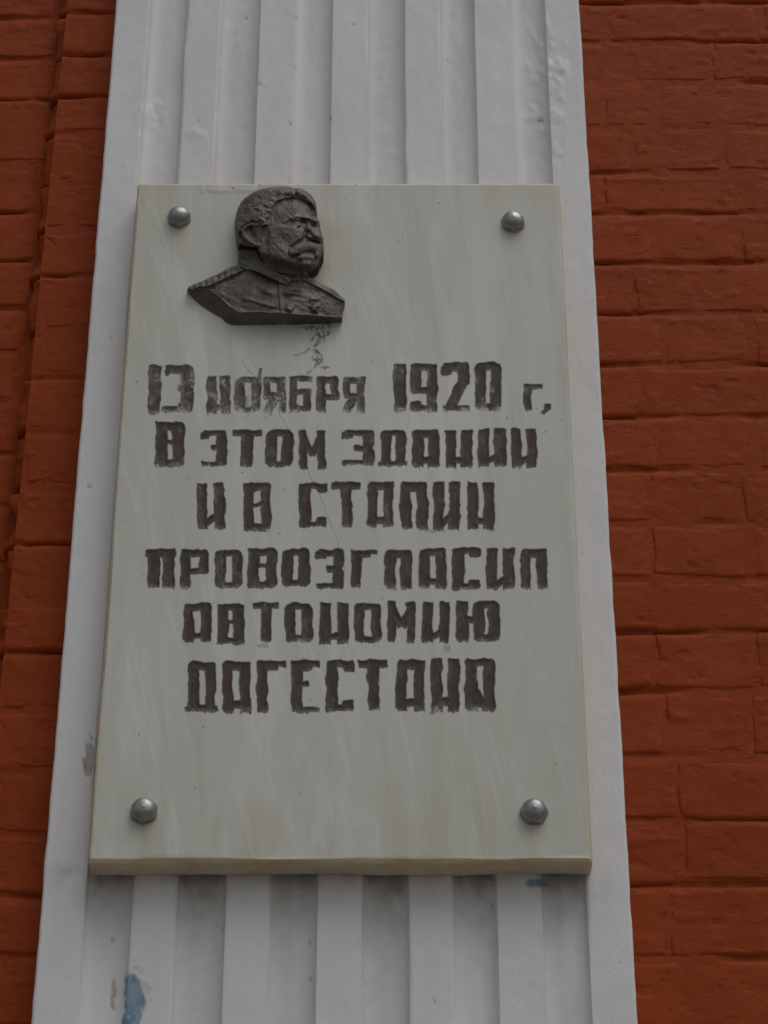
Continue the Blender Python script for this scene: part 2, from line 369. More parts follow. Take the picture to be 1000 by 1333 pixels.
def wall(par, rows_px, pxref, xa, xb, joints, yf, seed, view, length=.25, left_round=0.0, single=False):
    """rows_px: bed-joint heights seen in the photo; joints: {row: [x of head joints]}; rows go on above and below at the mean pitch"""
    zj = [float(P(pxref, r, yf)[1]) for r in rows_px]
    pitch = (zj[0] - zj[-1]) / (len(zj) - 1)
    up = []; z = zj[0]
    while z < Z_TOP - .02: z += pitch; up.append(z)
    dn = []; z = zj[-1]
    while z > pitch * .9: z -= pitch; dn.append(z)
    allz = up[::-1] + zj + dn; k0 = len(up)
    farV, farF, nv = [], [], 0
    rng = np.random.RandomState(seed)
    for i in range(len(allz) - 1):
        zt, zb_ = allz[i] - .0020, allz[i + 1] + .0026
        r = i - k0
        js = sorted(joints.get(r, []))
        if js: start = js[-1]
        else: start = xa if xa > xb else xa + (.09 if r % 2 else .19) + rng.uniform(-.02, .02)
        row = list(js) if js else [start]
        x = row[-1]; n = 0
        while x < xb - .06:
            x += (length if (i % 2 or n % 2) else length * .5) * rng.uniform(.96, 1.04); n += 1
            row.append(min(x, xb))
        x = row[0]; pre = []
        while x > xa + .05:
            x -= length * rng.uniform(.96, 1.03) if (i + len(pre)) % 2 else length * .52
            pre.append(max(x, xa))
        row = sorted(set(pre + row + [xa, xb])); 
        row = [q for k, q in enumerate(row) if k == 0 or q - row[k - 1] > .03]
        if single: row = [xa, xb]
        row[0] = xa; row[-1] = xb
        for a, b in zip(row[:-1], row[1:]):
            sd = int(rng.randint(1, 9999))
            inview = (b > view[0] and a < view[1] and zt > view[2] and zb_ < view[3])
            lr = left_round if abs(a - xa) < 1e-6 else 0
            G = brick(a + .0034 * (a != xa), b - .0034 * (b != xb), zb_, zt, yf, sd, par, cell=.004 if inview else .02, left_round=lr)
            if inview: brick_obj(par, G, yf + .03)
            else:
                V, Fq = put_brick(G, par, yf + .03); farV.append(V); farF.append(Fq + nv); nv += len(V)
    if farV:
        o = mesh_obj('brick_courses', np.concatenate(farV), np.concatenate(farF), BR, par); o['kind'] = 'stuff'
    # painted mortar: lies behind the faces, now nearly flush, now deep
    xm = xa + (.012 if single else 0)
    vx0, vx1 = max(xm, view[0]), min(xb, view[1])
    xs = np.unique(np.concatenate([np.arange(xm, vx0, .06), np.arange(vx0, vx1, .004), np.arange(vx1, xb, .06), [xb]]))
    zs = np.unique(np.concatenate([np.arange(0, view[2], .05), np.arange(view[2], view[3], .004), np.arange(view[3], Z_TOP, .05), [Z_TOP]]))[::-1]
    X, Z = np.meshgrid(xs, zs)
    za = np.array(allz); i = np.abs(Z[:, :1] - za[None, :]).argmin(1); dzj = (Z[:, 0] - za[i])[:, None]; rowi = i[:, None] + 0 * X
    deep = np.clip(.42 + .85 * fbm(X * 6.5, rowi * 3.7 + .5, seed + 1, 4), 0, 1.4) * np.exp(-((dzj - .0012) / .0040) ** 2)
    Y = yf + .0004 + .0062 * deep + .0016 * noise(X * 5, Z * 7, 99) + .0008 * fbm(X * 14, Z * 14, 98, 3) + .0005 * fbm(X * 50, Z * 60, seed + 2, 3)
    sheet(np.stack([X, Y, Z], -1), np.zeros((len(zs) - 1, len(xs) - 1), int), {}, {0: ('mortar', BR, par)}, backY=yf + .10)

Rrows = [4, 55, 107, 167, 225, 278, 342, 408, 476, 544, 613, 682, 754, 824, 901, 985, 1068, 1153, 1249, 1345]
def rx(px, row, rows, yf=0.0):
    py = (rows[row] + rows[row + 1]) / 2; return float(P(px, py, yf)[0])
Rj = {0: [786], 1: [926], 2: [786, 928], 3: [936], 4: [787, 962], 5: [964], 6: [826, 1010], 7: [980], 8: [832, 1030], 9: [979], 10: [847, 962], 11: [975],
      12: [846, 1020], 13: [853, 985], 14: [866, 975], 15: [880], 16: [888, 1010], 17: [870, 990], 18: [900]}
Rj = {k: [rx(p, k, Rrows) for p in v] for k, v in Rj.items()}
zl, zh = float(P(500, 1333, 0)[1]) - .06, float(P(500, 0, 0)[1]) + .06
right = root('brick_wall', (1.5, 0, 0), label='orange red painted brick wall to the right of the white pilaster', cat='wall')
wall(right, Rrows, 900, PXR - .02, PXR + 1.8, Rj, Y_BRICK, 5, (PXR - .05, ux(1000, 0, 0) + .06, zl, zh))

Lrows = [17, 72, 126, 174, 237, 299, 360, 430, 493, 563, 634, 709, 784, 850, 926, 1005, 1089, 1167, 1247, 1340]
XC = float(P(41, 371, 0)[0])                       # the corner where the wall steps back on the left
left = root('brick_wall', (PXL - .6, 0, 0), label='orange red painted brick wall left of the white pilaster, stepping back at a worn corner', cat='wall')
LP = float(P(500, 500, 0)[0])
wall(left, Lrows, 90, XC, PXL + .02, {k: [] for k in range(-40, 60)}, Y_BRICK, 9, (XC - .05, PXL + .05, zl, zh), single=True, left_round=.012)
Brows = [24, 78, 131, 213, 277, 341, 403, 458, 524, 590, 660, 735, 810]
wall(left, Brows, 20, XC - 1.4, XC + .02, {}, Y_BRICK + .035, 14, (XC - .14, XC + .03, zl, zh), length=.26)
# mortar fillet smeared into the step
zs = np.arange(zh + .1, zl - .1, -.004); th = np.linspace(0, 1, 12)
T, Z = np.meshgrid(th, zs)
wv = .024 + .008 * fbm(Z * 9, 0 * Z, 51, 4)
X = XC + .016 - wv * T * 1.5; Y = .017 + .021 * (1 - (1 - T) ** 2.2) + .0022 * fbm(X * 60, Z * 40, 52, 4) + .003 * noise(Z * 30, 0 * Z, 57)
Y[:, -1] += .004
sheet(np.stack([X[:, ::-1], Y[:, ::-1], Z], -1), np.zeros((len(zs) - 1, len(th) - 1), int), {}, {0: ('mortar_fillet', BR, left)})

# ------------------------------------------------------------------ plaque with cut and painted letters
fx0, fz1 = P(176.5, 237.5, Y_PF + .0); PX0b, _ = P(118, 1118, Y_PF); PX1a, _ = P(730, 237.5, Y_PF); PX1b, _ = P(770, 1118, Y_PF)
px0 = float((fx0 + PX0b) / 2); px1 = float((PX1a + PX1b) / 2)
pz1 = float(P(450, 237, Y_PF)[1]); pz0 = float(P(450, 1122, Y_PF)[1])
plaque = root('memorial_plaque', ((px0 + px1) / 2, Y_PB, pz0),
              label='pale grey stone slab with six lines of dark brown Cyrillic lettering on the white pilaster', cat='plaque')
CH = .004
def zline(py): return float(P(450, py, Y_PF)[1])
xs = np.concatenate([[px0, px0 + CH * .95], np.linspace(px0 + CH, px1 - CH, int((px1 - px0 - 2 * CH) / .00095) + 1), [px1]])
seg = [(pz1 - CH, zline(262), .0022), (zline(262), zline(418), .006), (zline(418), zline(945), .00105), (zline(945), pz0 + CH, .006)]
zz = [np.array([pz1])]
for a, b, s in seg: zz.append(np.linspace(a, b, max(2, int(abs(a - b) / s)), endpoint=False))
zs = np.concatenate(zz + [np.array([pz0 + CH + .0007, pz0 + CH, pz0])])
X, Z = np.meshgrid(xs, zs); Y = np.full_like(X, Y_PF)
PXg, PYg = Q(X, Y, Z)

def box(x, y, a, b, c, d, r=0.0):
    dx = np.abs(x - (a + b) / 2) - (b - a) / 2 + r; dy = np.abs(y - (c + d) / 2) - (d - c) / 2 + r
    return np.hypot(np.maximum(dx, 0), np.maximum(dy, 0)) + np.minimum(np.maximum(dx, dy), 0) - r
def bar(x, y, x0, y0, x1, y1, w):
    L = math.hypot(x1 - x0, y1 - y0); ax, ay = (x1 - x0) / L, (y1 - y0) / L
    cx, cy = x - (x0 + x1) / 2, y - (y0 + y1) / 2
    return np.maximum(np.abs(cx * ax + cy * ay) - L / 2, np.abs(cx * ay - cy * ax) - w)
mn = lambda *a: np.minimum.reduce(a)
mx = lambda *a: np.maximum.reduce(a)
def glyph(ch, x, y, W, H, sj=0.0):
    s = min(15.0, W * .40) + sj; t = H * .17
    def O(x, y, W, H, top=.17, bot=.84): return mx(box(x, y, 0, W, 0, H, 8), -box(x, y, s, W - s, H * top, H * bot, 1))
    if ch == 'И': return mn(box(x, y, 0, s, 0, H, 1), box(x, y, W - s, W, 0, H, 1), bar(x, y, s * .6, H * .93, W - s * .7, H * .70, 4.2))
    if ch == 'Н': return mn(box(x, y, 0, s, 0, H, 1), box(x, y, W - s, W, 0, H, 1), box(x, y, s * .5, W - s * .5, H * .73, H * .88, 1))
    if ch in 'О0': return O(x, y, W, H)
    if ch == 'А': return mx(mn(box(x, y, 0, W, 0, H, 6), box(x, y, W * .5, W, 0, H, 1)), -box(x, y, s, W - s, H * .18, H * .74, 1), -box(x, y, s + .5, W - s - .5, H * .90, H * 1.2, 0))
    if ch == 'Л': return mx(mn(box(x, y, 0, W, 0, H, 6), box(x, y, W * .5, W, 0, H, 1)), -box(x, y, s, W - s, H * .20, H * 1.2, 1))
    if ch == 'П': return mx(mn(box(x, y, 3, W - 2, 0, H, 1), box(x, y, 0, W, 0, t, 1)), -box(x, y, s + 2.5, W - s - 1, H * .22, H * 1.2, 1))
    if ch == 'Д': return mn(mx(box(x, y, 4, W - 3, 0, H, 6), -box(x, y, s + 3, W - s - 2, H * .17, H * .84, 1)), box(x, y, 0, W, H * .88, H * 1.0, 1))
    if ch == 'Т': return mn(box(x, y, 0, W, 0, t * .95, 1.5), box(x, y, W / 2 - s * .5, W / 2 + s * .5, 0, H, 2))
    if ch == 'М': return mn(box(x, y, 0, s * .80, 0, H, 1), box(x, y, W - s * .80, W, 0, H, 1), bar(x, y, 4, 2, W / 2, H * .62, 4.2), bar(x, y, W - 4, 2, W / 2, H * .62, 4.2))
    if ch == 'С': return mn(box(x, y, 0, s, 0, H, 4), box(x, y, 2, W, 0, t * .9, 3), box(x, y, W * .62, W, 0, t * 1.3, 3), box(x, y, 2, W, H - t * .8, H, 3), box(x, y, W * .58, W - 1, H - t * 1.35, H, 3))
    if ch in 'ЭЗ':
        d = mn(box(x, y, W - s, W, 0, H, 4), box(x, y, W * .1, W, 0, t * .95, 2), box(x, y, 0, W * .35, t * .35, t * 1.4, 2),
               box(x, y, 0, W - 2, H - t * .8, H, 2), box(x, y, W * .38, W - 2, H * .42, H * .57, 2))
        return mx(d, -box(x, y, W - 2, W + 5, H * .44, H * .54, 0)) if ch == 'З' else d
    if ch == '3': return mx(mn(box(x, y, W - s * .95, W, 0, H, 5), box(x, y, 1, W - 3, 0, t * .9, 2), bar(x, y, 1, t * .9, 9, t * .5, 3), box(x, y, W - s * 1.25, W - 2, H * .40, H * .52, 2), box(x, y, -2, W - 2, H - t * .75, H, 3), bar(x, y, W - s, H - t, W - s * 1.5, H - 3, 2.5)), -bar(x, y, W - 4, H * .43, W + 5, H * .50, 1.6))
    if ch == 'В':
        return mx(mn(box(x, y, 0, W, 0, H, 5), box(x, y, 0, W * .4, 0, H, 1)), -box(x, y, s, W - s, H * .18, H * .41, 1), -box(x, y, s, W - s + .5, H * .50, H * .84, 1))
    if ch == 'Р': return mn(box(x, y, 0, s * .95, 0, H, 1), mx(box(x, y, 0, W, 0, H * .64, 4), -box(x, y, s * .92, W - s * .82, H * .17, H * .48, 1)))
    if ch == 'Я': return mn(box(x, y, W - s * .95, W, 0, H, 1), mx(box(x, y, 1, W, 0, H * .62, 4), -box(x, y, s * .88, W - s * .9, H * .18, H * .44, 1)), bar(x, y, W * .50, H * .55, W * .16, H, 5.5))
    if ch == 'Б': return mn(box(x, y, 0, s * .85, 0, H, 1), box(x, y, 0, W, 0, t * .95, 1), mx(box(x, y, 0, W, H * .36, H, 4), -box(x, y, s * .85, W - s * .85, H * .52, H * .82, 1)))
    if ch == 'Г': return mn(box(x, y, 0, s * .95, 0, H, 1.5), box(x, y, 0, W, 0, t * .7, 1), box(x, y, 0, W * .72, 0, t * 1.15, 2))
    if ch == 'г': return mn(box(x, y, 1, 11, 0, H, 1.5), box(x, y, 0, W, 0, 6, 1))
    if ch == ',': return mn(box(x, y, 4, W, 0, H * .55, 1), bar(x, y, W * .7, H * .4, 1, H, 2.2))
    if ch == 'Е': return mn(box(x, y, 0, s, 0, H, 2), box(x, y, 0, W, 0, t * .75, 1), box(x, y, 0, W * .75, 0, t * 1.1, 2), box(x, y, 0, W * .62, H * .38, H * .50, 2), box(x, y, 2, W, H - t * .6, H, 1))
    if ch == 'Ю': return mn(box(x, y, 0, s, 0, H, 1), box(x, y, 0, W * .5, H * .36, H * .50, 1), O(x - W * .385, y, W * .615, H))
    if ch == '1': return mn(box(x, y, 1, W, 0, H, 3), box(x, y, 0, W * .6, H * .12, H * .55, 2))
    if ch == '9': return mn(mx(box(x, y, 0, W, 0, H * .63, 4), -box(x, y, s, W - s * .95, H * .15, H * .50, 1)), box(x, y, W - s * .98, W, 0, H, 3), box(x, y, 0, W, H * .85, H, 3), box(x, y, 0, s, H * .77, H * .95, 2))
    if ch == '2': return mn(box(x, y, 2, W, 0, t, 4), box(x, y, 0, s * .8, t * .4, t * 1.5, 2), box(x, y, W - s, W, 2, H * .45, 3), bar(x, y, W - s * .55, H * .38, s * .75, H * .93, 6.3), box(x, y, 2, W, H * .88, H, 1))
    if ch == 'ă': return mx(mn(box(x, y, 0, W, 0, H, 6), box(x, y, W * .5, W - 2, 0, H, 1)), -mx(box(x, y, s, W - s, H * .13, H * .76, 1), (y - H * (.52 + .26 * (x - s) / (W - 2 * s))) * .35), -box(x, y, s + 1, W - s, H * .92, H * 1.2, 0))
    return box(x, y, 0, W, 0, H)
LET = [('1', 193, 209.5, 475.5, 538.5), ('3', 214.5, 251.5, 475.5, 537), ('Н', 270, 299.5, 490, 540), ('О', 306, 340, 491, 537), ('Я', 342, 371.5, 491, 538),
       ('Б', 376, 406, 490.5, 537), ('Р', 413, 441, 490.5, 537.5), ('Я', 446, 475, 490.5, 537), ('1', 512, 529, 474, 537), ('9', 534.5, 569, 473.5, 536.5), ('2', 575, 611, 472.5, 535.5),
       ('0', 619, 652.5, 472.5, 535), ('г', 681, 705.5, 500.5, 535.5), (',', 705.5, 717.5, 525, 540),
       ('В', 202.5, 240, 549, 608), ('Э', 261.5, 295.5, 560, 607.5), ('Т', 303.5, 340, 559.5, 608), ('О', 346.5, 382, 560, 607.5), ('М', 389.5, 424, 560, 611.5),
       ('З', 445, 486.5, 560, 606), ('Д', 491.5, 531.5, 560, 607), ('А', 537, 571.5, 560, 608), ('Н', 580, 614.5, 559.5, 609), ('И', 622, 659, 558, 607.5), ('И', 665.5, 699.5, 558, 609),
       ('И', 257, 293, 628, 689), ('В', 317, 353, 628.5, 692), ('С', 389.5, 426.5, 628, 687), ('Т', 432.5, 470, 627.5, 687.5), ('А', 478.5, 512, 626.5, 687.5), ('Л', 521.5, 556.5, 627, 689),
       ('И', 564.5, 599, 627, 690.5), ('Н', 608.5, 644, 627, 690),
       ('П', 190, 229, 715.5, 766), ('Р', 235.5, 271.5, 715.5, 766), ('О', 280, 315.5, 715, 766), ('В', 323, 360, 714, 765), ('О', 366.5, 404, 714, 764.5), ('З', 411.5, 447.5, 715, 766),
       ('Г', 457, 492.5, 715.5, 765), ('Л', 501, 536, 715.5, 767), ('А', 545.5, 580.5, 715, 767), ('С', 588.5, 626, 714, 768), ('И', 633.5, 669.5, 714.5, 768), ('Л', 678, 711.5, 714.5, 767),
       ('А', 238.5, 275.5, 785.5, 837.5), ('В', 283, 318.5, 786.5, 839), ('Т', 329, 363.5, 784.5, 836.5), ('О', 371.5, 407, 785, 836), ('Н', 416.5, 453, 784.5, 838.5), ('О', 461, 496.5, 784.5, 837),
       ('М', 505.5, 540, 783.5, 836.5), ('И', 549.5, 585, 783, 837), ('Ю', 594.5, 650.5, 783.5, 836),
       ('Д', 241, 284, 861, 927), ('А', 290, 326, 860.5, 929), ('Г', 334.5, 372, 860, 928), ('Е', 379, 415.5, 860, 928), ('С', 424.5, 461, 859.5, 927), ('Т', 467, 505.5, 859, 925),
       ('А', 515.5, 553, 859, 926.5), ('Н', 561, 598, 858.5, 927), ('ă', 606, 644, 858, 926)]
D = np.full(X.shape, 50.0); K = np.full(X.shape, -1)
# a shaky hand: the coordinates wander before the strokes are drawn
jx = PXg + 1.25 * fbm(PXg / 14, PYg / 14, 101, 2) + .45 * fbm(PXg / 4.2, PYg / 4.8, 102, 3)
jy = PYg + 1.25 * fbm(PXg / 11, PYg / 15, 103, 2) + .45 * fbm(PXg / 3.8, PYg / 4.2, 104, 3)
wear = np.zeros(X.shape); R_ = np.random.RandomState(4)
for k, (ch, a, b, c, d) in enumerate(LET):
    r0 = np.searchsorted(-PYg[:, 10] * -1, c - 12); r1 = np.searchsorted(PYg[:, 10], d + 12)
    cols = np.where((PXg[r0] > a - 22) & (PXg[r0] < b + 22))[0]; c0, c1 = cols[0], cols[-1] + 1
    s_ = (slice(r0, r1), slice(c0, c1))
    sk = R_.uniform(-.02, .02)
    x = jx[s_] - a + sk * (PYg[s_] - (c + d) / 2); y = jy[s_] - c + R_.uniform(-.02, .02) * (PXg[s_] - a)
    frac = (PYg[s_] - c) / (d - c)
    g = glyph(ch, x, y, b - a, d - c, R_.uniform(-1.2, .8))
    # ragged feet: the paint thins towards the bottom of many strokes
    g = g + sm(.88, 1.05, frac) * (.8 + 1.6 * fbm(PXg[s_] / 2.0, PYg[s_] / 4.0, 105, 2)) - .55 + .45 * R_.uniform(-1, 1)
    if k == 3: g = np.minimum(g, np.maximum(bar(jx[s_], jy[s_], 342.5, 466, 331, 534, 1.0) - 2.0 * sm(465, 500, PYg[s_]), 467 - PYg[s_]))
    better = g < D[s_]
    D[s_] = np.where(better, g, D[s_]); K[s_] = np.where(better & (g < 8), k, K[s_])
    base = [.42, .5, .60, .6, .68, .5, .4, .5][k] if k < 8 else (.22 if k < 14 else R_.uniform(-.15, .15))
    wr = base + .45 * fbm(PXg[s_] / 9, PYg[s_] / 13, 107, 3) + .55 * sm(.80, 1.0, frac) - .15
    wear[s_] = np.where(better, wr, wear[s_])
px_m = .00100
paint = 1 - sm(-.75, .75, D)
worn_gap = sm(.80, 1.15, wear + .55 * fbm(PXg / 2.2, PYg / 3.0, 108, 3))          # paint gone: stone shows
paint = paint * (1 - .42 * worn_gap)
wear = np.clip(wear, 0, 1)
depth = np.clip(-(D + .6) * .00022, 0, .0008)
# doubled stroke marks inside the cuts, from the brush and chisel
depth = depth + np.where(D < -1.5, .00008 * fbm(PXg / 1.6, PYg / 7, 109, 2), 0)
Y = Y + depth + .00035 * fbm(X * 8, Z * 5, 110, 2)

def hair_line(pts, w, wob=1.2):
    d = np.full(X.shape, 99.0)
    qx = PXg + wob * fbm(PXg / 8, PYg / 8, 120, 3); qy = PYg + wob * fbm(PXg / 8, PYg / 8, 121, 3)
    for (a, b), (c, e) in zip(pts[:-1], pts[1:]):
        L2 = (c - a) ** 2 + (e - b) ** 2; t = np.clip(((qx - a) * (c - a) + (qy - b) * (e - b)) / L2, 0, 1)
        d = np.minimum(d, np.hypot(qx - a - t * (c - a), qy - b - t * (e - b)))
    return 1 - sm(w * .4, w * 1.4, d)
dirt = np.zeros(X.shape)
crack = hair_line([(313, 470), (322, 482), (332, 491), (352, 510), (363, 540), (378, 566), (392, 592), (404, 622), (420, 655), (433, 690), (441, 712)], .62)
dirt = np.maximum(dirt, .33 * crack * (1 + .6 * fbm(PXg / 20, PYg / 20, 119, 3))); Y = Y + .0004 * crack
st = hair_line([(431, 424), (424, 436), (416, 442), (411, 452), (413, 462), (412, 478), (420, 480)], 2.0, 3.5)
st = np.maximum(st, hair_line([(414, 430), (418, 444), (411, 455), (416, 470)], 3.4, 5.0))
st = np.maximum(st, hair_line([(396, 429), (408, 427), (430, 423)], 1.8, 3)); st = np.maximum(st, .9 * hair_line([(385, 464), (396, 458), (408, 450)], 1.0, 3))
st = np.maximum(st, hair_line([(402, 448), (412, 434), (414, 428)], 1.1, 2)); st = np.maximum(st, hair_line([(420, 425), (423, 445)], .9, 1)); st = np.maximum(st, hair_line([(402, 486), (412, 478), (430, 478)], 1.0, 2))
dirt = np.maximum(dirt, .95 * st * sm(-.75, .35, fbm(PXg / 3.5, PYg / 3, 122, 3) + .1))
for cx, cy, r in ((316, 615, 1.2), (238, 587, 1.1), (298, 587, 1.0), (710, 562, 1.2), (707, 529, .9), (265, 945, 1.1), (338, 239.5, 1.6), (464, 240, 1.4), (178, 497, 1.3), (303, 245, 1.6), (700, 750, .8)):
    dirt = np.maximum(dirt, .8 * (1 - sm(.6, 1.3, np.hypot(PXg - cx, PYg - cy) / r)))
for cx, cy, rx_, ry_ in ((345, 840, 9, 3), (584, 844, 5, 4), (322, 525, 4, 14), (566, 691, 14, 2.2), (640, 690, 9, 2)):
    dd = np.hypot((PXg - cx) / rx_, (PYg - cy) / ry_) + .7 * fbm(PXg / 3, PYg / 3, 125, 3)
    dirt = np.maximum(dirt, .42 * (1 - sm(.6, 1.1, dd)))
pls = 1 - sm(-1, 1.6, box(PXg, PYg, 262, 331, 236, 248.5 + 0, 1) + 2.5 * fbm(PXg / 9, PYg / 9, 126, 3))
pls = np.maximum(pls, .8 * (1 - sm(.7, 1.2, np.hypot((PXg - 527) / 1.6, (PYg - 310) / 5))))
Y = Y - .0008 * pls
edge = np.zeros(X.shape); edge[:, 0] = edge[:, 1] = .55; edge[-1, :] = edge[-2, :] = 1; edge[0, :] = .25; edge[:, -1] = .5; edge[-2:, :] = 1
ez = np.minimum(PXg - PXg[:, :1], PXg[:, -1:] - PXg)
yel = .55 * np.exp(-ez / 5.0) * sm(-.5, .6, fbm(PXg / 30, PYg / 60, 130, 3))
yel = yel + .42 * np.exp(-(PYg - 237) / 60.0) * sm(-.2, .8, fbm(PXg / 38, PYg / 130, 131, 3) + .2 * sm(380, 600, PXg))
yel = yel + .34 * sm(960, 1100, PYg) * sm(-.1, .7, fbm(PXg / 30, PYg / 90, 132, 3) + .25 * sm(350, 600, PXg))
for cx, cy, s_ in ((233, 296, 1), (668, 301, 1), (187, 1072, .8), (696, 1074, .9), (345, 250, .5), (430, 300, .5), (417, 440, .6), (422, 345, .7), (440, 300, .5), (455, 330, .5), (330, 262, .5)):
    tail = np.where(PYg > cy, np.exp(-(PYg - cy) / 28.0), np.exp(-(cy - PYg) / 9.0))
    yel = yel + .55 * s_ * np.exp(-((PXg - cx) / (13 + 0 * PXg)) ** 2) * tail
yel = np.clip(yel, 0, .85)
Y[:, 1] = Y_PF; Y[-2, :] = Y_PF; Y[0, :] = Y[-1, :] = Y[:, 0] = Y[:, -1] = Y_PF + CH
# uneven, knocked lower arris
Z[-1, :] += .0012 * fbm(xs * 14, 0 * xs, 141, 4); Z[-3, :] += .0010 * fbm(xs * 22, 0 * xs, 142, 4); Z[-2, :] += .0010 * fbm(xs * 22, 0 * xs, 142, 4)
for j in (0, 1): Z[j, :2] -= .0035 * (1 - j); Z[j, -2:] -= .0035 * (1 - j)
cellD = (D[:-1, :-1] + D[1:, :-1] + D[1:, 1:] + D[:-1, 1:]) / 4
lab = np.where(cellD < .2, K[:-1, :-1], -2)
lab = np.where(lab < 0, 900, lab)
parts = {900: ('slab', MB, plaque)}
for k in range(len(LET)): parts[k] = ('letter' if LET[k][0] not in '12390,' else ('numeral' if LET[k][0] != ',' else 'comma'), MB, plaque)
zer = np.zeros(X.shape)
sheet(np.stack([X, Y, Z], -1), lab, dict(paint=paint, wear=wear, dirt=dirt, plaster=pls, edge=edge, yellow=yel), parts, backY=Y_PB, backattr=dict(edge=.85, plaster=0, dirt=0, yellow=0, paint=0))

# ------------------------------------------------------------------ dome nuts (parts of the plaque)
def nut(px, py, seed):
    R_n = .0155; cx, cz = P(px, py, Y_PF - .006); cx, cz = float(cx), float(cz)
    V, Fq, T = [], [], []
    prof = [(.0172, 0), (.0172, .0030), (.0160, .0046), (.0158, .0052)]
    for a in np.linspace(8, 84, 9): prof.append((R_n * math.cos(math.radians(a)) ** .92, .0052 + .0115 * math.sin(math.radians(a))))
    n = 48; rs = np.random.RandomState(seed); ph = rs.uniform(0, 1.05)
    for i, (r, h) in enumerate(prof):
        for k in range(n):
            t = 2 * math.pi * k / n
            rr = r
            if i < 3: # six flats on the collar
                u = ((t + ph) % (math.pi / 3)) - math.pi / 6; rr = min(r, r * .93 / math.cos(u) * 1.0)
            rr *= 1 + .012 * math.sin(3 * t + seed) + (.006 * math.sin(7 * t + 2 * seed) if i > 3 else 0)
            V.append((cx + rr * math.cos(t), Y_PF - h + .0003, cz + rr * math.sin(t)))
    for i in range(len(prof) - 1):
        for k in range(n):
            a = i * n + k; b = i * n + (k + 1) % n
            Fq.append((a, b, b + n, a + n))
    V.append((cx, Y_PF - .0052 - .0118, cz)); c = len(V) - 1; l = (len(prof) - 1) * n
    for k in range(n): T.append((l + k, l + (k + 1) % n, c))
    return mesh_obj('dome_nut', V, Fq, ST, plaque, tris=T, origin=(cx, Y_PF, cz))
for i, (x, y) in enumerate(((233, 281), (668, 287), (187, 1054), (695.5, 1055))): nut(x, y, i + 1)

# ------------------------------------------------------------------ bronze portrait relief
def C(c): return 220 + np.asarray(c, float) * .26
out = np.array([(350, 478), (346, 440), (345, 400), (340, 365), (333, 330), (329, 290), (331, 250), (340, 215), (351, 188), (364, 162), (388, 138), (422, 116), (462, 99), (512, 90),
                (570, 87), (615, 91), (628, 97), (645, 96), (680, 106), (710, 126), (730, 156), (738, 190), (737, 212), (730, 233), (748, 252), (758, 276), (755, 296), (764, 320), (774, 345), (771, 368),
                (777, 388), (773, 415), (764, 438), (752, 456), (748, 472), (735, 493), (714, 510), (694, 522), (703, 541), (760, 574), (820, 600), (852, 627), (880, 655), (878, 672),
                (868, 700), (866, 750), (850, 764), (790, 771), (640, 775), (450, 778), (312, 779), (290, 770), (260, 742), (200, 706), (150, 672), (110, 632), (90, 607), (96, 590), (130, 576),
                (170, 560), (250, 521), (312, 490)], float)
step = 2.4                                           # crop units; 1 unit = 0.26 photo pixel
gx = np.arange(70, 902, step); gy = np.arange(66, 800, step)
GX, GY = np.meshgrid(gx, gy)
def inside(poly, x, y):
    r = np.zeros(x.shape, bool); n = len(poly)
    for i in range(n):
        (x1, y1), (x2, y2) = poly[i], poly[(i + 1) % n]
        if y1 == y2: continue
        c = ((y1 > y) != (y2 > y)) & (x < (x2 - x1) * (y - y1) / (y2 - y1) + x1); r ^= c
    return r
def dline(pts, x, y, closed=False):
    d = np.full(x.shape, 1e3); n = len(pts)
    for i in range(n if closed else n - 1):
        (a, b), (c, e) = pts[i], pts[(i + 1) % n]
        t = np.clip(((x - a) * (c - a) + (y - b) * (e - b)) / ((c - a) ** 2 + (e - b) ** 2 + 1e-9), 0, 1)
        d = np.minimum(d, np.hypot(x - a - t * (c - a), y - b - t * (e - b)))
    return d
def sdf(poly, x, y): return np.where(inside(poly, x, y), 1, -1) * dline(poly, x, y, True)
wx = GX + 1.5 * fbm(GX / 22, GY / 22, 201, 2); wy = GY + 1.5 * fbm(GX / 22, GY / 22, 202, 2)
sO = sdf(out, wx, wy)
def ridge(pts, w, h): 
    d = dline(pts, wx, wy); return h * np.exp(-(d / w) ** 2)
head_poly = [(345, 430), (300, 300), (330, 150), (480, 60), (700, 70), (770, 200), (800, 350), (790, 440), (768, 500), (720, 530), (640, 536), (560, 522), (500, 495), (468, 462), (452, 420), (440, 395), (400, 390), (360, 380), (345, 400)]
sH = sdf(head_poly, wx, wy)
# millimetres above the slab
rx2 = ((wx - 560) / 265) ** 2 + ((wy - 330) / 285) ** 2
hh = 27 + 17 * np.sqrt(np.clip(1 - rx2, 0, 1)) - .018 * np.clip(wx - 640, 0, 200) * 3.2
hh = hh - 9 * sm(470, 330, wx)
hh = hh - 14 * sm(0, 62, wy - np.interp(wx, [440, 560, 640, 720], [402, 440, 468, 474])) * sm(400, 470, wx)                 # under-jaw turns down
# tunic
ht = 24 - 11 * sm(520, 90, wx) - 8 * sm(620, 885, wx) + 3 * sm(700, 560, wy) * 0
ht = ht - 4.5 * sm(640, 500, wy)
# neck and collar
neck = [(345, 400), (440, 395), (470, 465), (560, 523), (620, 540), (600, 590), (540, 570), (450, 524), (372, 505), (348, 478)]
sN = sdf(neck, wx, wy)
hn = 26 - 7 * sm(470, 345, wx) 
h = ht.copy()
h = np.where(sN > 0, np.maximum(h, h + (hn - h) * sm(0, 7, sN)), h)
tH = sm(-4, 6, sH)
h = h * (1 - tH) + np.maximum(h, hh) * tH
